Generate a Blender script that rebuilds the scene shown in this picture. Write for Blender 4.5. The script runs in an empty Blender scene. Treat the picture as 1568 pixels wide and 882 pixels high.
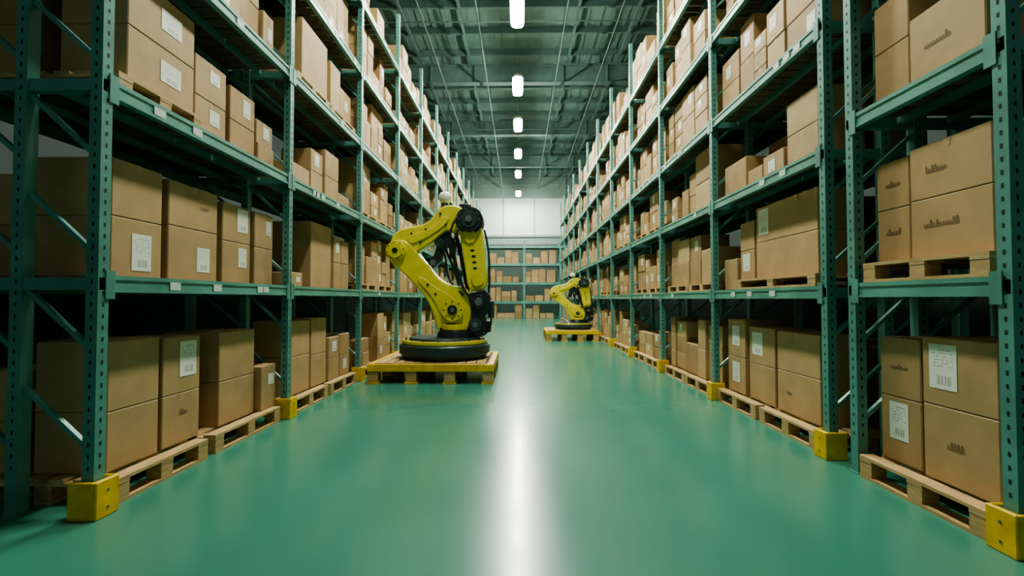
import bpy, bmesh, math, random
from mathutils import Vector, Matrix
random.seed(11)
R = random.uniform
scene = bpy.context.scene
scene.view_settings.look = 'AgX - Medium High Contrast'

# ------------------------------------------------------------------ materials
def new_mat(name):
    m = bpy.data.materials.new(name); m.use_nodes = True
    nt = m.node_tree
    return m, nt, nt.nodes['Principled BSDF']

def plain(name, col, rough=0.5, metal=0.0, noise=0.0, nscale=8.0, bump=0.0, coat=0.0):
    m, nt, b = new_mat(name)
    b.inputs['Roughness'].default_value = rough
    b.inputs['Metallic'].default_value = metal
    b.inputs['Coat Weight'].default_value = coat
    b.inputs['Base Color'].default_value = (*col, 1)
    if noise > 0 or bump > 0:
        tc = nt.nodes.new('ShaderNodeTexCoord')
        n = nt.nodes.new('ShaderNodeTexNoise')
        n.inputs['Scale'].default_value = nscale
        n.inputs['Detail'].default_value = 5
        nt.links.new(tc.outputs['Object'], n.inputs['Vector'])
        if noise > 0:
            r = nt.nodes.new('ShaderNodeValToRGB')
            r.color_ramp.elements[0].position = 0.3
            r.color_ramp.elements[1].position = 0.7
            r.color_ramp.elements[0].color = (*[c*(1-noise) for c in col], 1)
            r.color_ramp.elements[1].color = (*[min(1, c*(1+noise)) for c in col], 1)
            nt.links.new(n.outputs['Fac'], r.inputs['Fac'])
            nt.links.new(r.outputs['Color'], b.inputs['Base Color'])
        if bump > 0:
            bp = nt.nodes.new('ShaderNodeBump')
            bp.inputs['Strength'].default_value = bump
            bp.inputs['Distance'].default_value = 0.01
            nt.links.new(n.outputs['Fac'], bp.inputs['Height'])
            nt.links.new(bp.outputs['Normal'], b.inputs['Normal'])
    return m

def island_mat(name, c1, c2, rough, stretch=(1,1,1), nscale=10, amt=0.25):
    m, nt, b = new_mat(name)
    g = nt.nodes.new('ShaderNodeNewGeometry')
    mix = nt.nodes.new('ShaderNodeMix'); mix.data_type = 'RGBA'
    mix.inputs[6].default_value = (*c1, 1); mix.inputs[7].default_value = (*c2, 1)
    nt.links.new(g.outputs['Random Per Island'], mix.inputs[0])
    tc = nt.nodes.new('ShaderNodeTexCoord')
    mp = nt.nodes.new('ShaderNodeMapping'); mp.inputs['Scale'].default_value = stretch
    n = nt.nodes.new('ShaderNodeTexNoise'); n.inputs['Scale'].default_value = nscale
    n.inputs['Detail'].default_value = 6
    nt.links.new(tc.outputs['Object'], mp.inputs['Vector'])
    nt.links.new(mp.outputs['Vector'], n.inputs['Vector'])
    r = nt.nodes.new('ShaderNodeValToRGB')
    r.color_ramp.elements[0].position = 0.3; r.color_ramp.elements[1].position = 0.72
    r.color_ramp.elements[0].color = (1-amt, 1-amt, 1-amt, 1)
    r.color_ramp.elements[1].color = (1, 1, 1, 1)
    nt.links.new(n.outputs['Fac'], r.inputs['Fac'])
    mul = nt.nodes.new('ShaderNodeMix'); mul.data_type = 'RGBA'; mul.blend_type = 'MULTIPLY'
    mul.inputs[0].default_value = 1
    nt.links.new(mix.outputs[2], mul.inputs[6]); nt.links.new(r.outputs['Color'], mul.inputs[7])
    nt.links.new(mul.outputs[2], b.inputs['Base Color'])
    b.inputs['Roughness'].default_value = rough
    return m

M = {}
M['card'] = island_mat('cardboard', (0.38, 0.235, 0.11), (0.59, 0.41, 0.215), 0.6, nscale=3.5, amt=0.2)
M['tape'] = plain('packing_tape', (0.47, 0.33, 0.18), 0.35)
M['ink'] = plain('printed_ink', (0.21, 0.13, 0.07), 0.7)
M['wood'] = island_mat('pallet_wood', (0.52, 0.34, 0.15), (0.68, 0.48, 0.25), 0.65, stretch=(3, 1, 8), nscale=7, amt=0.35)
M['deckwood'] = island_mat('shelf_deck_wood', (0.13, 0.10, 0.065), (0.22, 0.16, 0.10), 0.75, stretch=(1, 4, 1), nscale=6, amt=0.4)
M['green'] = plain('green_powdercoat_steel', (0.115, 0.30, 0.27), 0.36, 0.1, noise=0.2, nscale=3)
M['greenbeam'] = plain('green_beam_steel', (0.13, 0.34, 0.29), 0.36, 0.1, noise=0.18, nscale=3)
M['hole'] = plain('punched_slot_dark', (0.008, 0.02, 0.018), 0.8)
M['tag'] = plain('shelf_tag', (0.62, 0.68, 0.62), 0.5)
M['yguard'] = plain('yellow_guard_paint', (0.74, 0.47, 0.02), 0.45, noise=0.2, nscale=9)
M['ryel'] = plain('robot_yellow_paint', (0.72, 0.62, 0.06), 0.32, 0.0, noise=0.1, nscale=4, coat=0.3)
M['rblk'] = plain('robot_black_casting', (0.022, 0.034, 0.036), 0.38, 0.3, noise=0.3, nscale=9)
M['rgrey'] = plain('robot_grey_metal', (0.22, 0.25, 0.25), 0.35, 0.8)
M['rdark'] = plain('robot_base_dark', (0.035, 0.062, 0.062), 0.4, 0.2, noise=0.2, nscale=5)
M['white'] = plain('robot_white_dome', (0.75, 0.8, 0.76), 0.25)
M['rubber'] = plain('hose_rubber', (0.014, 0.017, 0.017), 0.55)
M['ceil'] = plain('ceiling_deck_paint', (0.19, 0.31, 0.29), 0.6, noise=0.12, nscale=1.2)
M['steel'] = plain('roof_steel_paint', (0.15, 0.25, 0.235), 0.5, noise=0.15, nscale=2)
M['rod'] = plain('pipe_paint', (0.10, 0.17, 0.16), 0.5)
M['fixture'] = plain('fixture_housing', (0.5, 0.55, 0.52), 0.4)
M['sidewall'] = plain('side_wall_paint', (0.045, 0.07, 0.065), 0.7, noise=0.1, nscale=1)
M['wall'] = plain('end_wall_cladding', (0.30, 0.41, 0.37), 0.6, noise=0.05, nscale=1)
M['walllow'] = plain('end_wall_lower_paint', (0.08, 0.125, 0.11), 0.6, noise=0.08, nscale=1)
M['walltrim'] = plain('end_wall_trim', (0.34, 0.45, 0.40), 0.5)

# shipping label: text lines and bar code on its own UVs
m, nt, b = new_mat('shipping_label')
uv = nt.nodes.new('ShaderNodeUVMap'); uv.uv_map = 'UVMap'
sep = nt.nodes.new('ShaderNodeSeparateXYZ'); nt.links.new(uv.outputs['UV'], sep.inputs[0])
def mth(op, a, b2=None):
    n = nt.nodes.new('ShaderNodeMath'); n.operation = op
    for i, v in enumerate((a, b2)):
        if v is None: continue
        if isinstance(v, (int, float)): n.inputs[i].default_value = v
        else: nt.links.new(v, n.inputs[i])
    return n.outputs[0]
U, V = sep.outputs[0], sep.outputs[1]
def noise1(vec, sc):
    n = nt.nodes.new('ShaderNodeTexNoise'); n.inputs['Scale'].default_value = sc
    n.inputs['Detail'].default_value = 0
    nt.links.new(vec, n.inputs['Vector']); return n.outputs['Fac']
cx = nt.nodes.new('ShaderNodeCombineXYZ'); nt.links.new(U, cx.inputs[0])
bars = mth('GREATER_THAN', noise1(cx.outputs[0], 38), 0.5)
inb = mth('MULTIPLY', mth('LESS_THAN', V, 0.30), mth('GREATER_THAN', V, 0.1))
inu = mth('MULTIPLY', mth('LESS_THAN', U, 0.80), mth('GREATER_THAN', U, 0.3))
cy = nt.nodes.new('ShaderNodeCombineXYZ')
nt.links.new(mth('MULTIPLY', U, 14), cy.inputs[0]); nt.links.new(mth('FLOOR', mth('MULTIPLY', V, 14)), cy.inputs[1])
words = mth('GREATER_THAN', noise1(cy.outputs[0], 0.8), 0.5)
line = mth('LESS_THAN', mth('FRACT', mth('MULTIPLY', V, 14)), 0.35)
top = mth('MULTIPLY', mth('GREATER_THAN', V, 0.45), mth('LESS_THAN', V, 0.9))
inw = mth('MULTIPLY', mth('LESS_THAN', U, 0.88), mth('GREATER_THAN', U, 0.12))
ink = mth('ADD', mth('MULTIPLY', inu, mth('MULTIPLY', inb, bars)), mth('MULTIPLY', mth('MULTIPLY', inw, 0.6), mth('MULTIPLY', top, mth('MULTIPLY', words, line))))
mx = nt.nodes.new('ShaderNodeMix'); mx.data_type = 'RGBA'
mx.inputs[6].default_value = (0.80, 0.83, 0.77, 1); mx.inputs[7].default_value = (0.2, 0.22, 0.21, 1)
nt.links.new(ink, mx.inputs[0]); nt.links.new(mx.outputs[2], b.inputs['Base Color'])
b.inputs['Roughness'].default_value = 0.45
M['label'] = m

# glossy epoxy floor
m, nt, b = new_mat('green_epoxy_floor')
tc = nt.nodes.new('ShaderNodeTexCoord')
n1 = nt.nodes.new('ShaderNodeTexNoise'); n1.inputs['Scale'].default_value = 0.7; n1.inputs['Detail'].default_value = 6
nt.links.new(tc.outputs['Object'], n1.inputs['Vector'])
r = nt.nodes.new('ShaderNodeValToRGB')
r.color_ramp.elements[0].position = 0.3; r.color_ramp.elements[1].position = 0.7
r.color_ramp.elements[0].color = (0.05, 0.215, 0.155, 1); r.color_ramp.elements[1].color = (0.065, 0.255, 0.185, 1)
nt.links.new(n1.outputs['Fac'], r.inputs['Fac']); nt.links.new(r.outputs['Color'], b.inputs['Base Color'])
r2 = nt.nodes.new('ShaderNodeMapRange'); r2.inputs[3].default_value = 0.19; r2.inputs[4].default_value = 0.28
n2 = nt.nodes.new('ShaderNodeTexNoise'); n2.inputs['Scale'].default_value = 1.3; n2.inputs['Detail'].default_value = 8
nt.links.new(tc.outputs['Object'], n2.inputs['Vector'])
nt.links.new(n2.outputs['Fac'], r2.inputs[0]); nt.links.new(r2.outputs[0], b.inputs['Roughness'])
b.inputs['Coat Weight'].default_value = 0.22
b.inputs['Coat Roughness'].default_value = 0.13
M['floor'] = m

def emis(name, col, s):
    m, nt, b = new_mat(name)
    b.inputs['Base Color'].default_value = (*col, 1)
    b.inputs['Emission Color'].default_value = (*col, 1)
    b.inputs['Emission Strength'].default_value = s
    return m
M['lamp'] = emis('lamp_diffuser', (0.98, 1.0, 0.85), 285)
M['panel'] = emis('translucent_daylight_panel', (0.72, 0.88, 0.80), 0.2)

# ------------------------------------------------------------------ mesh builder
class MB:
    def __init__(s): s.v = []; s.f = []; s.m = []; s.uv = []; s.names = []
    def mi(s, k):
        if k not in s.names: s.names.append(k)
        return s.names.index(k)
    def add(s, vs, fs, mat, uvs=None):
        o = len(s.v); s.v += [tuple(v) for v in vs]; k = s.mi(mat)
        for i, f in enumerate(fs):
            s.f.append([o+j for j in f]); s.m.append(k); s.uv.append(uvs if uvs else None)
    def box(s, x0, x1, y0, y1, z0, z1, mat):
        if x0 > x1: x0, x1 = x1, x0
        vs = [(x0,y0,z0),(x1,y0,z0),(x1,y1,z0),(x0,y1,z0),(x0,y0,z1),(x1,y0,z1),(x1,y1,z1),(x0,y1,z1)]
        s.add(vs, [(3,2,1,0),(4,5,6,7),(0,1,5,4),(1,2,6,5),(2,3,7,6),(3,0,4,7)], mat)
    def cbox(s, x0, x1, y0, y1, z0, z1, mat, c=0.008):
        if x0 > x1: x0, x1 = x1, x0
        X, Y, Z = (x0, x1), (y0, y1), (z0, z1)
        vs = []; idx = {}
        for i in (0,1):
            for j in (0,1):
                for k in (0,1):
                    ix = c if i == 0 else -c; iy = c if j == 0 else -c; iz = c if k == 0 else -c
                    idx[(i,j,k,'x')] = len(vs); vs.append((X[i], Y[j]+iy, Z[k]+iz))
                    idx[(i,j,k,'y')] = len(vs); vs.append((X[i]+ix, Y[j], Z[k]+iz))
                    idx[(i,j,k,'z')] = len(vs); vs.append((X[i]+ix, Y[j]+iy, Z[k]))
        I = lambda i,j,k,a: idx[(i,j,k,a)]
        fs = []
        q = fs.append
        for i in (0,1):
            l = [I(i,0,0,'x'),I(i,1,0,'x'),I(i,1,1,'x'),I(i,0,1,'x')]; q(l if i else l[::-1])
            l = [I(0,i,0,'y'),I(0,i,1,'y'),I(1,i,1,'y'),I(1,i,0,'y')]; q(l if i else l[::-1])
            l = [I(0,0,i,'z'),I(1,0,i,'z'),I(1,1,i,'z'),I(0,1,i,'z')]; q(l if i else l[::-1])
        for i in (0,1):
            for j in (0,1):
                q([I(i,j,0,'x'),I(i,j,1,'x'),I(i,j,1,'y'),I(i,j,0,'y')])
                q([I(i,0,j,'x'),I(i,1,j,'x'),I(i,1,j,'z'),I(i,0,j,'z')])
                q([I(0,i,j,'y'),I(1,i,j,'y'),I(1,i,j,'z'),I(0,i,j,'z')])
                for k in (0,1): q([I(i,j,k,'x'),I(i,j,k,'y'),I(i,j,k,'z')])
        s.add(vs, fs, mat)
    def quad(s, vs, mat): s.add(vs, [(0,1,2,3)], mat, [(0,0),(1,0),(1,1),(0,1)])
    def bar(s, a, b2, w, h, mat):
        a = Vector(a); b2 = Vector(b2); d = (b2-a).normalized()
        u = d.cross(Vector((0,1,0)))
        if u.length < 0.1: u = d.cross(Vector((1,0,0)))
        u.normalize(); v = d.cross(u).normalized()
        vs = []
        for p in (a, b2):
            for su, sv in ((-1,-1),(1,-1),(1,1),(-1,1)): vs.append(p+u*su*w/2+v*sv*h/2)
        s.add(vs, [(0,1,2,3),(4,5,6,7),(0,1,5,4),(1,2,6,5),(2,3,7,6),(3,0,4,7)], mat)
    def cyl(s, c, r0, r1, a0, a1, axis, mat, n=32):
        vs = []
        for r_, a in ((r0, a0), (r1, a1)):
            for i in range(n):
                t = 2*math.pi*i/n; p, q = r_*math.cos(t), r_*math.sin(t)
                if axis == 'z': vs.append((c[0]+p, c[1]+q, a))
                elif axis == 'y': vs.append((c[0]+p, a, c[1]+q))
                else: vs.append((a, c[0]+p, c[1]+q))
        fs = [tuple(range(n)), tuple(range(n, 2*n))]
        fs += [(i, (i+1) % n, n+(i+1) % n, n+i) for i in range(n)]
        s.add(vs, fs, mat)
    def prism(s, pts, y0, y1, mat):
        n = len(pts)
        vs = [(p[0], y0, p[1]) for p in pts] + [(p[0], y1, p[1]) for p in pts]
        s.add(vs, [tuple(range(n)), tuple(range(n, 2*n))] + [(i, (i+1) % n, n+(i+1) % n, n+i) for i in range(n)], mat)
    def capsule(s, cx, cy, w, l, z0, z1, mat, n=10):
        pts = []
        for sg in (1, -1):
            for i in range(n+1):
                t = math.pi*i/n
                pts.append((cx+sg*w*math.cos(t), cy+sg*(l-w)+sg*w*math.sin(t)))
        k = len(pts)
        vs = [(p[0], p[1], z0) for p in pts]+[(p[0], p[1], z1) for p in pts]
        s.add(vs, [tuple(range(k)), tuple(range(k, 2*k))]+[(i, (i+1) % k, k+(i+1) % k, k+i) for i in range(k)], mat)
    def obj(s, name, bevel=0, smooth=False, parent=None, recalc=True):
        me = bpy.data.meshes.new(name)
        me.from_pydata(s.v, [], s.f)
        for k in s.names: me.materials.append(M[k])
        me.polygons.foreach_set('material_index', s.m)
        ul = me.uv_layers.new(name='UVMap')
        for p, u in zip(me.polygons, s.uv):
            if u:
                for li, c in zip(p.loop_indices, u): ul.data[li].uv = c
        if recalc:
            bm = bmesh.new(); bm.from_mesh(me)
            bmesh.ops.recalc_face_normals(bm, faces=bm.faces)
            bm.to_mesh(me); bm.free()
        o = bpy.data.objects.new(name, me)
        scene.collection.objects.link(o)
        if bevel:
            md = o.modifiers.new('bevel', 'BEVEL'); md.width = bevel; md.segments = 3; md.limit_method = 'ANGLE'
            md.angle_limit = math.radians(35)
        if smooth:
            me.polygons.foreach_set('use_smooth', [True]*len(me.polygons))
            md = o.modifiers.new('wn', 'WEIGHTED_NORMAL')
        if parent: o.parent = parent
        return o

# ------------------------------------------------------------------ cartons, pallets
def scribble(mb, s, x, yc, zc, w, h):
    """one printed word: joined script letters of uneven height"""
    h = min(h, .05)
    letters = max(4, int(w/.022)); pts = []
    for i in range(letters):
        tall = h if random.random() < .3 else h*.5
        y = yc + (i/letters-.5)*w; dy = w/letters
        pts += [(y, zc-h*.3), (y+dy*.35, zc-h*.3+tall), (y+dy*.6, zc-h*.3+tall*.8), (y+dy*.55, zc-h*.3)]
    th = 0.003
    for a, b2 in zip(pts, pts[1:]):
        dy, dz = b2[0]-a[0], b2[1]-a[1]; L = math.hypot(dy, dz) or 1
        ny, nz = -dz/L*th, dy/L*th
        mb.add([(x, a[0]-ny, a[1]-nz), (x, b2[0]-ny, b2[1]-nz), (x, b2[0]+ny, b2[1]+nz), (x, a[0]+ny, a[1]+nz)], [(0,1,2,3)], 'ink')

def carton(mb, s, xf, y0, y1, z0, z1, depth=0.45, label=None, logo=None, tape=True, g=0.004):
    """s=-1 left rack / +1 right rack; xf = |X| of the aisle face"""
    xa, xb = s*xf, s*(xf+depth)
    y0 += g; y1 -= g; z1 -= 0.002
    mb.cbox(xa, xb, y0, y1, z0, z1, 'card', c=0.007)
    yc, w, h = (y0+y1)/2, y1-y0, z1-z0
    e = 0.0015
    if tape:
        tw = 0.024
        x = xa - s*e
        mb.add([(x, yc-tw, z1-0.06), (x, yc+tw, z1-0.06), (x, yc+tw, z1-0.004), (x, yc-tw, z1-0.004)], [(0,1,2,3)], 'tape')
        mb.add([(xa+s*.004, yc-tw, z1+.001), (xb-s*.004, yc-tw, z1+.001), (xb-s*.004, yc+tw, z1+.001), (xa+s*.004, yc+tw, z1+.001)], [(0,1,2,3)], 'tape')
        mb.add([(xa+s*.006, yc-.0015, z1+.0015), (xb-s*.006, yc-.0015, z1+.0015), (xb-s*.006, yc+.0015, z1+.0015), (xa+s*.006, yc+.0015, z1+.0015)], [(0,1,2,3)], 'ink')
    if label:
        u, v, lw, lh = label
        ya = y0 + u*w; za = z0 + v*h; x = xa - s*0.0025
        if s < 0: mb.quad([(x, ya, za), (x, ya+lw, za), (x, ya+lw, za+lh), (x, ya, za+lh)], 'label')
        else: mb.quad([(x, ya+lw, za), (x, ya, za), (x, ya, za+lh), (x, ya+lw, za+lh)], 'label')
    if logo:
        u, v, lw, lh = logo
        scribble(mb, s, xa - s*0.0025, y0+u*w, z0+v*h, lw, lh)

def near(*a, **k):
    mb = MB(); carton(mb, *a, **k); mb.obj('cardboard_box', recalc=True)

def pallet_geo(mb, s, xf, y0, y1, z0, h=0.15, depth=1.0, mat='wood', blk=None):
    blk = blk or mat
    t = 0.022
    xa, xb = xf, xf+depth
    nb = 6; bw = 0.115
    for i in range(nb):
        x = xa + (depth-bw)*i/(nb-1)
        mb.box(s*x, s*(x+bw), y0, y1, z0+h-t, z0+h, mat)
    for k in range(3):
        y = y0 + (y1-y0-0.12)*k/2
        mb.box(s*xa, s*xb, y, y+0.12, z0+h-2*t, z0+h-t-0.0005, mat)
        for i in range(3):
            x = xa + (depth-0.12)*i/2
            mb.box(s*(x+0.002), s*(x+0.118), y+0.001, y+0.119, z0+t, z0+h-2*t-0.0005, blk)
    for i in range(3):
        x = xa + (depth-0.12)*i/2
        mb.box(s*x, s*(x+0.12), y0, y1, z0, z0+t-0.0005, mat)

def pallet(s, xf, y0, y1, z0, h=0.17, depth=1.0):
    mb = MB(); pallet_geo(mb, s, xf, y0, y1, z0, h, depth); return mb.obj('wooden_pallet')

# ------------------------------------------------------------------ racks
XF = 2.72; XM = 3.22; XR = 3.87; PW = 0.08
def rack(ys, s, levels, top, holes_to=22):
    mb = MB()
    for y in ys:
        for xp in (XF, XM, XR):
            mb.box(s*xp, s*(xp+PW), y-.04, y+.04, 0.008, top, 'green')
            mb.box(s*(xp-.015), s*(xp+PW+.015), y-.055, y+.055, 0.0, 0.008, 'green')
            if y < holes_to and xp < XR:
                z = 0.3
                while z < top-0.05:
                    x = s*(xp-.0012)
                    if xp == XF:
                        mb.add([(x, y-.007, z), (x, y+.007, z), (x, y+.007, z+.027), (x, y-.007, z+.027)], [(0,1,2,3)], 'hole')
                    xm = s*(xp+.04)
                    if y < 12:
                        yy = y-.0412
                        mb.add([(xm-.007, yy, z), (xm+.007, yy, z), (xm+.007, yy, z+.027), (xm-.007, yy, z+.027)], [(0,1,2,3)], 'hole')
                    z += 0.075
        zz = 0.42
        while zz < top-0.9:
            z2 = zz+.42
            mb.bar((s*(XM+.02), y, z2), (s*(XF+.06), y, zz), .03, .03, 'green')
            mb.bar((s*(XM+.06), y, zz), (s*(XR+.02), y, z2+.1), .03, .03, 'green')
            zz += .64
        for z in levels:
            mb.box(s*XF, s*(XR+.05), y-.03, y+.03, z-.10, z-.02, 'green')
    for ya, yb in zip(ys, ys[1:]):
        for z in levels:
            for xp in (XF+.004, XR+.02):
                mb.box(s*xp, s*(xp+.05), ya+.04, yb-.04, z-.115, z-.0, 'greenbeam')
            mb.box(s*(XF-.003), s*(XF+.004), ya+.04, yb-.04, z-.03, z, 'greenbeam')
            mb.box(s*(XF-.003), s*(XF+.004), ya+.04, yb-.04, z-.115, z-.095, 'greenbeam')
            for yc, sg in ((ya+.05, 1), (yb-.05, -1)):
                mb.box(s*(XF-.008), s*(XF+.0), yc-.03 if sg < 0 else yc-.04, yc+.04 if sg < 0 else yc+.03, z-.16, z+.03, 'green')
            n = max(3, int((yb-ya-.12)/.16)); w = (yb-ya-.12)/n
            for i in range(n):
                y0 = ya+.06+i*w
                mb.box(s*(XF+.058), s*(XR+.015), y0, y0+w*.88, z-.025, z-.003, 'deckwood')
            for k in range(2):
                xx = XF+.35+k*.4
                mb.box(s*xx, s*(xx+.05), ya+.05, yb-.05, z-.08, z-.026, 'green')
            if random.random() < .8:
                for i in range(random.randint(1, 4)):
                    yt = R(ya+.2, yb-.3)
                    x = s*(XF-.0045)
                    mb.quad([(x, yt, z-.09), (x, yt+.11, z-.09), (x, yt+.11, z-.03), (x, yt, z-.03)], 'tag')
    return mb.obj('pallet_rack', recalc=True)

LL = [1.56, 2.87, 4.15, 5.40, 6.65]
RL = [1.52, 2.76, 3.92, 5.12, 6.32]
NL = [1.53, 2.90, 4.15, 5.4]
ysL = [2.95+2.44*i for i in range(13)]
ysR = [4.12+2.36*i for i in range(12)]
ysN = [2.60, 3.78]
rack(ysL, -1, LL, 7.9)
rack(ysN, 1, NL, 6.2)
rack(ysR, 1, RL, 7.7)

def guard(s, y):
    mb = MB()
    t = .022; d = .085
    mb.cbox(s*(XF-.06), s*(XF-.06+t), y-d, y+d, 0, .24, 'yguard', .006)
    mb.cbox(s*(XF-.06+t), s*(XF+.13), y-d, y-d+t, 0, .24, 'yguard', .006)
    mb.cbox(s*(XF-.06+t), s*(XF+.13), y+d-t, y+d, 0, .24, 'yguard', .006)
    mb.box(s*(XF-.05), s*(XF-.014), y-d+.01, y+d-.01, .212, .232, 'yguard')
    for dz in (.06, .17):
        mb.cyl((y, dz), .008, .008, s*(XF-.064), s*(XF-.058), 'x', 'rgrey', 12)
    mb.obj('yellow_rack_guard')
for y in ysL[:9]: guard(-1, y)
for y in [2.60] + ysR[:8]: guard(1, y)

# ---- filling of a bay level with mixed stacks (bulk rows)
def fill(mb, s, y0, y1, z, room, ground=False, front=True, dense=.95, xf=None):
    y = y0
    zb = z
    if ground or random.random() < .45:
        hp = .16 if ground else .12
        n = 2
        L = (y1-y0)/n
        for i in range(n):
            pallet_geo(mb, s, 2.74 if ground else 2.82, y0+i*L+.02, y0+(i+1)*L-.02, z, hp, 1.0)
        zb = z+hp
    base = xf or R(2.82, 2.91)
    while y < y1-.2:
        w = random.choice([R(.26, .36), R(.36, .5), R(.48, .62)])
        if y+w > y1: w = y1-y
        if random.random() < dense:
            maxh = room-(zb-z)
            tot = maxh*random.choice([.5, .7, .85, .92])
            n = random.choice([1, 2, 2, 2, 3])
            h = max(.2, min(.52, tot/n)); n = max(1, min(n, int(maxh/h)))
            xx = base+R(-.02, .04)
            d = R(.38, .5)
            for k in range(n):
                lb = (R(.15, .5), R(.25, .5), min(.13, w*.4), min(.16, h*.45)) if random.random() < .42 else None
                carton(mb, s, xx+R(0, .012), y, y+w*R(.95, 1), zb+k*h, zb+(k+1)*h, d, lb, tape=random.random() < .4)
        y += w+.01
    y = y0
    while y < y1-.3:
        w = min(R(.4, .6), y1-y)
        if random.random() < .75:
            h = R(.3, .42)
            for k in range(random.choice([1, 2])):
                carton(mb, s, 3.47, y, y+w, zb+k*h, zb+(k+1)*h, .36, None, tape=False)
        y += w+.02

def rearrow(mb, s, y0, y1, zb, n=2):
    y = y0
    while y < y1-.3:
        w = min(R(.42, .58), y1-y)
        h = R(.36, .42)
        for k in range(n): carton(mb, s, 3.49, y, y+w, zb+k*h, zb+(k+1)*h, .34, None, tape=False)
        y += w+.02

# ---- LEFT, first bay (hand laid)
PT = .17
pallet(-1, 2.74, 3.09, 4.02, 0); pallet(-1, 2.74, 4.12, 5.24, 0)
near(-1, 2.90, 3.19, 3.66, PT, .60, .52, tape=False)
near(-1, 2.90, 3.19, 3.66, .60, 1.10, .52)
near(-1, 2.90, 3.69, 4.13, PT, .60, .45, logo=(.55, .6, .09, .11))
near(-1, 2.90, 3.69, 4.13, .60, 1.08, .45, label=(.42, .28, .2, .30))
near(-1, 2.88, 4.36, 4.95, PT, .60, .55, tape=False)
near(-1, 2.88, 4.36, 4.95, .60, 1.08, .55)
near(-1, 2.82, 4.98, 5.28, PT, .66, .40, label=(.45, .55, .12, .12))
z = 1.562
near(-1, 2.90, 3.19, 3.66, z, 2.00, .55, label=(.38, .12, .18, .28), tape=False)
near(-1, 2.90, 3.19, 3.66, 2.00, 2.42, .55)
near(-1, 2.90, 3.72, 4.34, z, 2.02, .45, label=(.55, .18, .17, .22), tape=False)
near(-1, 2.90, 3.72, 4.34, 2.02, 2.40, .45, logo=(.7, .55, .12, .1))
near(-1, 2.90, 4.41, 4.88, z, 1.98, .45, label=(.55, .4, .14, .2), tape=False)
near(-1, 2.90, 4.41, 4.88, 1.98, 2.36, .45, label=(.5, .3, .18, .24), tape=False)
near(-1, 2.88, 4.92, 5.29, z, 1.97, .45)
near(-1, 2.88, 4.92, 5.29, 1.97, 2.36, .45, label=(.6, .4, .1, .16))
z = 2.872
pallet(-1, 2.80, 3.12, 3.98, z, .13, 1.0)
near(-1, 2.86, 3.25, 3.94, z+.13, 3.42, .5, label=(.45, .35, .22, .17), tape=False)
near(-1, 2.86, 3.25, 3.94, 3.42, 3.84, .5, label=(.45, .35, .22, .17), tape=False)
near(-1, 2.90, 4.00, 4.44, z, 3.25, .45, label=(.45, .45, .14, .14))
near(-1, 2.90, 4.00, 4.44, 3.25, 3.62, .45, label=(.45, .5, .14, .12))
near(-1, 2.90, 4.50, 4.93, z, 3.22, .45)
near(-1, 2.90, 4.50, 4.93, 3.22, 3.56, .45, label=(.5, .3, .13, .18))
near(-1, 2.88, 4.96, 5.29, z, 3.14, .42)
near(-1, 2.90, 4.96, 5.29, 3.14, 3.40, .42, label=(.4, .3, .12, .14))

bulk = MB()
for zb, n in ((.17, 2), (1.562, 2), (3.002, 2)): rearrow(bulk, -1, 3.2, 5.28, zb, n)
pallet(-1, 2.74, 5.52, 6.55, 0); pallet(-1, 2.74, 6.65, 7.70, 0)
near(-1, 2.88, 5.75, 6.26, PT, .66, .5); near(-1, 2.88, 5.75, 6.26, .66, 1.12, .5)
near(-1, 2.88, 6.30, 6.80, PT, .62, .45); near(-1, 2.88, 6.30, 6.80, .62, 1.13, .45)
near(-1, 2.86, 6.85, 7.25, PT, .50, .42); near(-1, 2.86, 6.85, 7.25, .50, .82, .42, label=(.3, .3, .16, .16))
near(-1, 2.86, 7.28, 7.68, PT, .50, .42, label=(.3, .3, .16, .16)); near(-1, 2.86, 7.28, 7.68, .50, .84, .42)
z = 1.562
near(-1, 2.84, 5.60, 5.95, z, 1.74, .35, label=(.5, .3, .1, .07))
near(-1, 2.92, 6.35, 7.05, z, 2.50, .65)
near(-1, 2.90, 7.10, 7.38, z, 1.98, .45); near(-1, 2.90, 7.10, 7.38, 1.98, 2.38, .45, label=(.3, .4, .12, .16))
near(-1, 2.90, 7.40, 7.72, z, 1.98, .45); near(-1, 2.90, 7.40, 7.72, 1.98, 2.36, .45)
z = 2.872
near(-1, 2.88, 5.70, 6.20, z, 3.16, .45); near(-1, 2.88, 6.24, 6.62, z, 3.20, .42); near(-1, 2.88, 6.24, 6.62, 3.20, 3.50, .42, label=(.3, .3, .14, .16))
near(-1, 2.86, 6.66, 7.16, z, 3.24, .45, tape=False); near(-1, 2.86, 6.66, 7.16, 3.24, 3.62, .45)
near(-1, 2.88, 7.20, 7.66, z, 3.10, .42)
z = 4.152
pallet(-1, 2.78, 5.62, 6.60, z, .13, 1.0); pallet(-1, 2.78, 6.68, 7.66, z, .13, 1.0)
near(-1, 2.80, 5.78, 6.56, z+.13, 5.06, .6, tape=False)
near(-1, 2.82, 6.72, 7.10, z+.13, 4.98, .5, tape=False); near(-1, 2.84, 7.14, 7.60, z+.13, 4.78, .5, label=(.4, .4, .14, .16))
rearrow(bulk, -1, 5.5, 7.7, .17); rearrow(bulk, -1, 5.5, 7.7, 2.872, 1)
for zi, z in enumerate(LL):
    if zi >= 2: fill(bulk, -1, ysL[0]+.12, ysL[1]-.12, z+.002, 1.08)
    if zi >= 3: fill(bulk, -1, ysL[1]+.12, ysL[2]-.12, z+.002, 1.1)
for i in range(2, 12):
    fill(bulk, -1, ysL[i]+.12, ysL[i+1]-.12, 0, 1.2, ground=True)
    for z in LL: fill(bulk, -1, ysL[i]+.12, ysL[i+1]-.12, z+.002, 1.12)
bulk.obj('stacked_cardboard_boxes', recalc=False)

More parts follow.
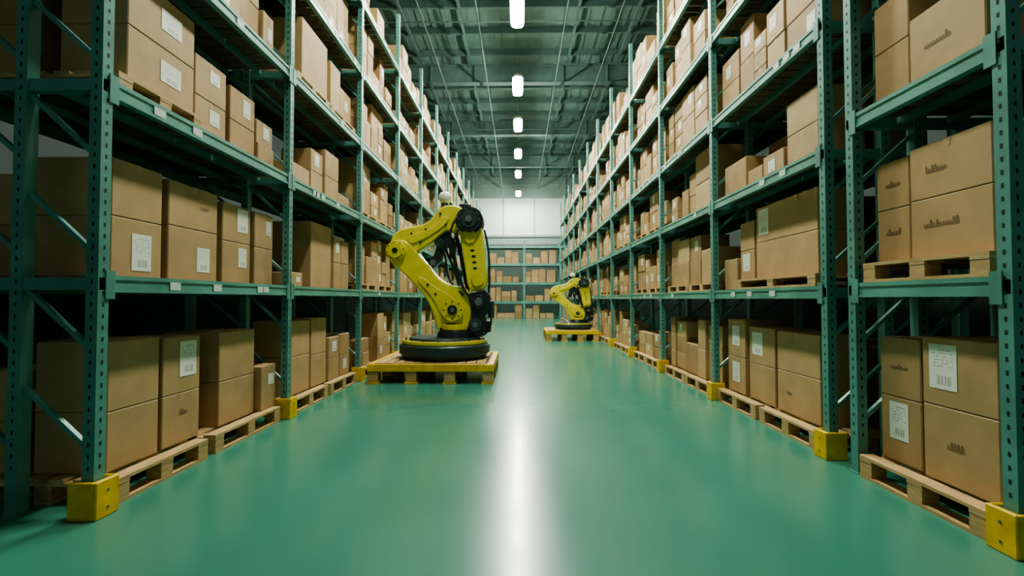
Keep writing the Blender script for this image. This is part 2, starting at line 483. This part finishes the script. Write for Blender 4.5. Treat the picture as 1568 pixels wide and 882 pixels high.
# ---- RIGHT near rack
pallet(1, 2.70, 2.70, 3.70, 0, .17)
near(1, 2.86, 3.31, 3.68, PT, .66, .46, label=(.3, .35, .17, .28))
near(1, 2.86, 3.31, 3.68, .66, 1.11, .46, logo=(.5, .5, .16, .04))
near(1, 2.84, 2.76, 3.28, PT, .68, .5, logo=(.55, .5, .12, .12), tape=False)
near(1, 2.84, 2.76, 3.28, .68, 1.14, .5, label=(.5, .25, .2, .3))
z = 1.532
pallet(1, 2.74, 2.70, 3.68, z, .15)
near(1, 2.86, 3.37, 3.68, z+.15, 2.09, .46, logo=(.5, .55, .14, .05), tape=False)
near(1, 2.86, 3.37, 3.68, 2.09, 2.46, .46, logo=(.5, .5, .14, .05))
near(1, 2.84, 2.76, 3.35, z+.15, 2.10, .5, logo=(.6, .55, .26, .05), tape=False)
near(1, 2.84, 2.76, 3.35, 2.10, 2.48, .5, logo=(.65, .5, .16, .05))
z = 2.902
near(1, 2.86, 3.35, 3.68, z, 3.34, .46)
near(1, 2.84, 2.78, 3.33, z, 3.42, .5, logo=(.6, .5, .2, .05), tape=False)
near(1, 2.86, 3.35, 3.68, 3.34, 3.72, .46)
nb = MB()
for zb in (.17, 1.68, 2.902): rearrow(nb, 1, 2.7, 3.68, zb, 2)
fill(nb, 1, 2.7, 3.66, 4.152, 1.0)
# ---- RIGHT main run, first bay
pallet(1, 2.74, 4.28, 5.30, 0); pallet(1, 2.74, 5.38, 6.42, 0)
near(1, 2.90, 4.46, 5.20, PT, .62, .42, logo=(.7, .5, .1, .1), tape=False)
near(1, 2.90, 4.46, 5.20, .62, 1.05, .42)
near(1, 2.90, 5.24, 5.82, PT, .61, .45, )
near(1, 2.90, 5.24, 5.82, .61, 1.06, .45, label=(.45, .25, .24, .27))
near(1, 2.88, 5.88, 6.36, PT, .64, .45, label=(.3, .3, .2, .26))
near(1, 2.88, 5.88, 6.36, .64, 1.13, .45, label=(.3, .3, .2, .26))
z = 1.522
pallet(1, 2.76, 4.30, 5.85, z, .12)
near(1, 2.90, 4.46, 5.62, z+.12, 2.08, .45, tape=False)
near(1, 2.90, 4.46, 5.62, 2.08, 2.50, .45, label=(.76, .2, .22, .3), tape=False)
near(1, 2.90, 5.66, 6.02, z+.12, 2.02, .42, label=(.3, .3, .18, .22))
near(1, 2.90, 5.66, 6.02, 2.02, 2.38, .42)
near(1, 2.88, 6.06, 6.44, z, 1.94, .42)
z = 2.762
near(1, 2.88, 4.40, 4.92, z, 3.13, .45); near(1, 2.88, 4.40, 4.92, 3.13, 3.48, .45)
near(1, 2.88, 4.98, 5.40, z, 3.06, .42, label=(.4, .3, .14, .14))
near(1, 2.88, 5.42, 5.76, z, 3.0, .42)
near(1, 2.88, 5.80, 6.40, z, 3.22, .42)
for zb in (.17, 1.65, 2.762): rearrow(nb, 1, 4.3, 6.4, zb, 2)
for zi, z in enumerate(RL):
    if zi >= 2: fill(nb, 1, ysR[0]+.12, ysR[1]-.12, z+.002, 1.04)
for i in range(1, 11):
    fill(nb, 1, ysR[i]+.12, ysR[i+1]-.12, 0, 1.15, ground=True)
    for z in RL: fill(nb, 1, ysR[i]+.12, ysR[i+1]-.12, z+.002, 1.04 if z < 6 else 1.35)
nb.obj('stacked_cardboard_boxes', recalc=False)

# ---- far cross rack
br = MB(); bb = MB()
Y0, Y1 = 33.3, 34.4
px = [-5.0, -2.36, .38, 3.0, 5.6]
bl = [1.25, 2.62, 4.0, 5.3]
for x in px:
    for y in (Y0, Y1): br.box(x-.07, x+.07, y-.05, y+.05, 0, 5.7, 'greenbeam')
    for k in range(5): br.bar((x, Y0, .3+k), (x, Y1, 1.2+k), .04, .04, 'green')
for a, c in zip(px, px[1:]):
    for z in bl:
        for y in (Y0, Y1): br.box(a+.07, c-.07, y-.03, y+.03, z-.18, z, 'greenbeam')
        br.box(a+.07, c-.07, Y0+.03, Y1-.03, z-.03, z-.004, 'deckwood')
    for z in [0]+bl[:-1]:
        x = a+.12
        while x < c-.5:
            w = R(.35, .7); h = R(.35, .5); x2 = min(x+w, c-.1)
            for k in range(random.choice([1, 2, 2])):
                bb.cbox(x, x2-.01, Y0+.12, Y0+.7, z+.003+k*h, z+(k+1)*h, 'card', .008)
            x += w+R(0, .1)
br.obj('pallet_rack'); bb.obj('stacked_cardboard_boxes')

# ------------------------------------------------------------------ robots
def platform(x0, x1, y0, y1, h):
    mb = MB()
    mb.cbox(x0, x1, y0, y0+.1, h-.14, h-.015, 'yguard', .008)
    mb.cbox(x0, x1, y1-.1, y1, h-.14, h-.015, 'yguard', .008)
    mb.cbox(x0, x0+.1, y0+.1, y1-.1, h-.14, h-.015, 'yguard', .008)
    mb.cbox(x1-.1, x1, y0+.1, y1-.1, h-.14, h-.015, 'yguard', .008)
    n = 11; w = (x1-x0-.24)/n
    for i in range(n):
        mb.box(x0+.12+i*w, x0+.12+i*w+w*.86, y0+.02, y1-.02, h-.04, h, 'wood')
    mb.box(x0+.1, x1-.1, y0+.1, y1-.1, h-.12, h-.045, 'deckwood')
    for i in range(4):
        x = x0 + (x1-x0-.18)*i/3
        for y in (y0+.02, (y0+y1)/2-.09, y1-.2):
            mb.cbox(x, x+.18, y, y+.18, .03, h-.145, 'wood', .006)
            mb.box(x-.02 if i else x, x+.2 if i < 3 else x+.18, y-.01, y+.19, 0, .029, 'yguard')
    return mb.obj('robot_pallet_platform')

def pix(lst): return [((a-676)*.012, (546-c)*.012) for a, c in lst]
def smooth_poly(pts, it=2):
    for _ in range(it):
        out = []
        n = len(pts)
        for i in range(n):
            a, c = pts[i], pts[(i+1) % n]
            out.append((a[0]*.75+c[0]*.25, a[1]*.75+c[1]*.25)); out.append((a[0]*.25+c[0]*.75, a[1]*.25+c[1]*.75))
        pts = out
    return pts
def tube(name, pts, r, parent, mat='rubber'):
    cu = bpy.data.curves.new(name, 'CURVE'); cu.dimensions = '3D'; cu.bevel_depth = r; cu.bevel_resolution = 3
    sp = cu.splines.new('NURBS'); sp.points.add(len(pts)-1); sp.order_u = 4; sp.use_endpoint_u = True
    for p, c in zip(sp.points, pts): p.co = (*c, 1)
    cu.materials.append(M[mat])
    o = bpy.data.objects.new(name, cu); scene.collection.objects.link(o); o.parent = parent

def robot(loc, sc, rotz=0):
    e = bpy.data.objects.new('industrial_robot_arm', None); scene.collection.objects.link(e)
    e.location = loc; e.scale = sc; e.rotation_euler = (0, 0, rotz)
    u = .012
    C = lambda a, c: ((a-676)*u, (546-c)*u)
    mb = MB()
    mb.cyl((0, 0), .74, .80, 0, .09, 'z', 'rdark', 64)
    mb.cyl((0, 0), .82, .82, .09, .24, 'z', 'rdark', 64)
    mb.cyl((0, 0), .80, .76, .24, .27, 'z', 'rdark', 64)
    mb.cyl((0, 0), .77, .77, .27, .33, 'z', 'ryel', 64)
    mb.cyl((0, 0), .66, .64, .33, .37, 'z', 'rdark', 64)
    for i in range(16):
        t = i*math.pi/8
        mb.cyl((.71*math.cos(t), .71*math.sin(t)), .022, .022, .33, .35, 'z', 'rblk', 8)
    mb.obj('turntable_base', bevel=.01, parent=e)
    mb = MB()
    mb.cyl((.18, 0), .34, .30, .36, .50, 'z', 'rblk', 40)
    mb.cyl((.18, 0), .28, .28, .50, .60, 'z', 'ryel', 40)
    mb.obj('pedestal', bevel=.015, parent=e)
    mb = MB()
    low = smooth_poly(pix([(668,514),(663,492),(655,466),(638,442),(614,418),(597,405),(589,390),(592,374),(606,366),(623,371),(636,388),(652,408),(668,428),(688,437),(710,440),(718,455),(719,482),(713,502),(706,514)]))
    mb.prism(low, -.17, .17, 'ryel')
    mb.obj('lower_arm', bevel=.035, parent=e, smooth=True)
    mb = MB()
    rib = [(670,478),(664,462),(648,442),(634,428),(640,422),(660,438),(682,450),(698,462),(702,480),(694,492),(680,492)]
    mb.prism(smooth_poly(pix(rib)), -.20, -.16, 'ryel'); mb.prism(smooth_poly(pix(rib)), .16, .20, 'ryel')
    mb.obj('lower_arm_rib', bevel=.014, parent=e, smooth=True)
    mb = MB()
    c = C(690, 474)
    mb.cyl(c, .20, .19, -.25, -.2, 'y', 'ryel'); mb.cyl(c, .09, .08, -.28, -.25, 'y', 'rblk'); mb.cyl(c, .04, .04, -.29, -.28, 'y', 'rgrey')
    mb.cyl(c, .24, .22, .2, .34, 'y', 'rblk')
    for i in range(8):
        t = i*math.pi/4
        mb.cyl((c[0]+.155*math.cos(t), c[1]+.155*math.sin(t)), .014, .014, -.262, -.25, 'y', 'rblk', 8)
    for p in ((664, 450), (652, 436), (686, 506), (702, 504), (672, 502)):
        mb.cyl(C(*p), .022, .022, -.215, -.165, 'y', 'rblk', 12)
    mb.box(C(680,0)[0], C(694,0)[0], -.208, -.198, C(0,500)[1], C(0,494)[1], 'rblk')
    mb.obj('shoulder_joint', bevel=.006, parent=e)
    mb = MB()
    c = C(604, 385)
    mb.cyl(c, .175, .175, -.25, .25, 'y', 'ryel'); mb.cyl(c, .13, .12, -.285, -.25, 'y', 'ryel')
    mb.cyl(c, .05, .05, -.30, -.285, 'y', 'rblk'); mb.cyl(c, .14, .13, .25, .36, 'y', 'rblk')
    for i in range(8):
        t = i*math.pi/4+.2
        mb.cyl((c[0]+.15*math.cos(t), c[1]+.15*math.sin(t)), .012, .012, -.262, -.25, 'y', 'rblk', 8)
    mb.obj('elbow_joint', bevel=.012, parent=e)
    mb = MB()
    mb.prism(smooth_poly(pix([(592,390),(592,370),(602,354),(620,348),(642,345),(656,336),(664,324),(673,315),(692,314),(706,320),(716,340),(708,360),(692,358),(680,352),(668,362),(652,376),(634,386),(620,398),(606,402)])), -.14, .14, 'ryel')
    mb.obj('upper_arm', bevel=.04, parent=e, smooth=True)
    mb = MB()
    for sg in (-1, 1):
        mb.prism(smooth_poly(pix([(618,362),(644,356),(664,346),(674,332),(684,334),(680,344),(664,356),(644,368),(624,376)])), sg*.13, sg*.17, 'ryel')
    for p in ((626, 358), (648, 352), (670, 328), (678, 345), (640, 372)):
        mb.cyl(C(*p), .02, .02, -.175, -.13, 'y', 'rblk', 12)
    mb.obj('upper_arm_rib', bevel=.012, parent=e, smooth=True)
    mb = MB()
    c = C(714, 338)
    mb.cyl(c, .25, .25, -.16, .22, 'y', 'rblk', 40); mb.cyl(c, .23, .21, -.24, -.16, 'y', 'rblk', 40)
    mb.cyl(c, .15, .15, -.265, -.24, 'y', 'rdark', 32); mb.cyl(c, .06, .05, -.30, -.265, 'y', 'rgrey', 24)
    for i in range(10):
        t = i*math.pi/5
        mb.cyl((c[0]+.185*math.cos(t), c[1]+.185*math.sin(t)), .014, .014, -.252, -.24, 'y', 'rgrey', 8)
    mb.prism(pix([(690,322),(700,312),(716,314),(720,322),(700,330)]), -.1, .12, 'rblk')
    mb.obj('wrist_drive', bevel=.012, parent=e)
    mb = MB()
    mb.prism(smooth_poly(pix([(696,345),(699,354),(702,380),(708,415),(711,438),(718,446),(734,445),(741,436),(739,410),(736,380),(734,352),(728,344)])), -.13, .13, 'ryel')
    mb.obj('forearm', bevel=.035, parent=e, smooth=True)
    mb = MB()
    for i, (p, q) in enumerate(((714,384),(716,393),(717,402),(718,411))):
        c0 = C(p, q); mb.box(c0[0]+.02, c0[0]+.09, -.137, -.125, c0[1]-.02, c0[1]+.02, 'rblk')
    mb.prism(smooth_poly(pix([(704,350),(722,350),(724,372),(708,374)]), 1), -.165, -.12, 'ryel')
    mb.prism(smooth_poly(pix([(716,420),(734,418),(737,436),(720,440)]), 1), -.165, -.12, 'ryel')
    mb.obj('forearm_cover', bevel=.006, parent=e)
    mb = MB()
    mb.prism(pix([(712,450),(738,444),(745,452),(746,474),(738,484),(741,500),(734,514),(704,514),(714,500),(719,480)]), -.20, .22, 'rblk')
    mb.cyl(C(729, 462), .13, .13, -.27, -.2, 'y', 'rblk'); mb.cyl(C(729, 462), .07, .07, -.29, -.27, 'y', 'rgrey')
    mb.cyl(C(724, 496), .12, .12, -.26, -.2, 'y', 'rdark'); mb.cyl(C(724, 496), .05, .05, -.275, -.26, 'y', 'rgrey')
    mb.box(.80, .90, -.12, .12, .72, 1.02, 'rdark'); mb.box(.70, .84, -.16, .16, .46, .66, 'rblk')
    mb.obj('gear_motor', bevel=.014, parent=e)
    mb = MB()
    mb.prism(pix([(658,360),(682,354),(694,372),(690,392),(683,396),(682,378),(674,380),(670,400),(658,410),(650,404),(660,388),(664,374)]), -.06, .12, 'rblk')
    mb.cyl(C(668, 372), .09, .09, -.10, .14, 'y', 'rdark')
    mb.cyl(C(658, 402), .06, .06, -.10, .12, 'y', 'rgrey')
    mb.obj('balancer_bracket', bevel=.01, parent=e)
    me = bpy.data.meshes.new('sensor_dome'); bm = bmesh.new()
    bmesh.ops.create_uvsphere(bm, u_segments=28, v_segments=16, radius=.12); bm.to_mesh(me); bm.free()
    me.materials.append(M['white']); me.polygons.foreach_set('use_smooth', [True]*len(me.polygons))
    o = bpy.data.objects.new('sensor_dome', me); scene.collection.objects.link(o); o.parent = e
    c = C(675, 301); o.location = (c[0], 0, c[1])
    mb = MB(); mb.cyl((c[0], 0), .09, .05, c[1]-.21, c[1]-.08, 'z', 'rblk', 20); mb.obj('dome_stem', parent=e)
    P3 = lambda a, c2, y: (C(a, c2)[0], y, C(a, c2)[1])
    tube('hose_1', [P3(700,330,-.2), P3(688,345,-.3), P3(684,375,-.28), P3(694,405,-.24), P3(702,440,-.22), P3(716,455,-.22)], .022, e)
    tube('hose_2', [P3(704,345,-.2), P3(692,360,-.26), P3(690,390,-.22), P3(700,420,-.2), P3(706,446,-.2), P3(722,462,-.22)], .018, e)
    tube('hose_3', [P3(735,350,.1), P3(744,380,.1), P3(745,420,.1), P3(742,455,.1)], .02, e)
    tube('hose_4', [P3(610,372,.22), P3(630,352,.24), P3(655,345,.22), P3(680,326,.2)], .02, e)
    tube('hose_5', [P3(670,372,-.1), P3(680,395,-.12), P3(676,420,-.1), P3(690,440,-.12), P3(706,452,-.18)], .02, e)
    tube('hose_6', [P3(690,350,.0), P3(700,385,.02), P3(704,420,.02), P3(712,450,.0)], .035, e)
    tube('hose_7', [P3(674,378,.05), P3(690,410,.08), P3(696,435,.1), P3(700,460,.2)], .025, e)
    tube('hose_8', [P3(738,460,-.15), P3(752,480,-.2), P3(750,505,-.2), P3(735,512,-.15)], .018, e)
    return e

platform(-2.52, -.42, 7.55, 9.42, .34)
robot((-1.36, 8.42, .341), (1, 1, 1))
platform(.90, 2.66, 15.3, 17.0, .36)
robot((1.90, 16.1, .361), (.80, .80, .64))

# ------------------------------------------------------------------ room
W = 10.0; YB = 40.0; YN = -8.0; H = 12.4
mb = MB(); mb.box(-W, W, YN, YB, -.1, 0, 'floor'); mb.obj('floor')
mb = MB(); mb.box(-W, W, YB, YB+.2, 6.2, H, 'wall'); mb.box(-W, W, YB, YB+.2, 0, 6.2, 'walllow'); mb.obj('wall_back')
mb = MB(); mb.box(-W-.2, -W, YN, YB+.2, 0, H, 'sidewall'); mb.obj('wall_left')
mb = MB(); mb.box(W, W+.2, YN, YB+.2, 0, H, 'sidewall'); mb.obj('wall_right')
mb = MB()
x = -W
while x < W:
    mb.box(x, x+.25, YN, YB, H, H+.1, 'ceil'); mb.box(x+.25, x+.5, YN, YB, H+.05, H+.1, 'ceil'); x += .5
mb.obj('ceiling')
mb = MB(); mb.box(-9.5, 9.5, YB-.03, YB-.002, 7.0, 10.3, 'panel'); mb.obj('window_1')
mb = MB()
for i in range(8):
    x = -9.5+i*19/7
    mb.box(x-.04, x+.04, YB-.08, YB-.031, 6.9, 12.2, 'walltrim')
for z in (6.9, 10.3, 11.4): mb.box(-9.6, 9.6, YB-.1, YB-.081, z-.07, z+.07, 'walltrim')
mb.obj('trim_1')
mb = MB()
for y in (-5.5, 1, 7.5, 14, 20.6, 27.2, 33.8):
    mb.box(-W, W, y-.16, y+.16, 11.2, 11.24, 'steel'); mb.box(-W, W, y-.16, y+.16, 12.0, 12.04, 'steel')
    mb.box(-W, W, y-.02, y+.02, 11.24, 12.0, 'steel')
    for k in range(9): mb.box(-8+2*k-.02, -8+2*k+.02, y-.15, y+.15, 11.24, 12.0, 'steel')
y = -6.5
while y < 39:
    mb.box(-W, W, y-.05, y+.05, 12.14, 12.39, 'steel'); y += 1.65
for x in (-6.5, -4.4, -2.2, 2.2, 4.4, 6.5): mb.box(x-.05, x+.05, YN, YB-.1, 12.04, 12.14, 'steel')
mb.obj('roof_framing')
mb = MB()
for x in (-3.3, -1.4, 1.6, 3.4):
    mb.cyl((x, 10.95), .03, .03, -7, 39.5, 'y', 'rod', 12)
    y = -4
    while y < 39: mb.bar((x, y, 11.0), (x, y, 12.1), .02, .02, 'rod'); y += 3.3
for k in range(8): mb.cyl((.5+5*k, 10.95), .025, .025, -6, 6, 'x', 'rod', 10)
mb.obj('sprinkler_pipe')
for y in (4.3, 9.0, 13.5, 18.35, 22.5, 27.0, 31.4, 37.2):
    mb = MB()
    mb.capsule(-.05, y, .21, .80, 10.06, 10.16, 'fixture')
    mb.capsule(-.05, y, .19, .77, 9.97, 10.058, 'lamp')
    for dy in (-.5, .5): mb.bar((-.05, y+dy, 10.16), (-.05, y+dy, 12.05), .015, .015, 'steel')
    mb.obj('ceiling_light_fixture')

# ------------------------------------------------------------------ world & camera
w = bpy.data.worlds.new('world'); scene.world = w; w.use_nodes = True
bg = w.node_tree.nodes['Background']
bg.inputs['Color'].default_value = (0.78, 1.0, 0.88, 1); bg.inputs['Strength'].default_value = 0.25

cd = bpy.data.cameras.new('camera'); cam = bpy.data.objects.new('camera', cd)
scene.collection.objects.link(cam); scene.camera = cam
cd.sensor_width = 36; cd.lens = 16.07; cd.clip_end = 200
cam.location = (0, 0, 1.4)
cam.rotation_euler = (math.radians(91.39), 0, math.radians(0.88))
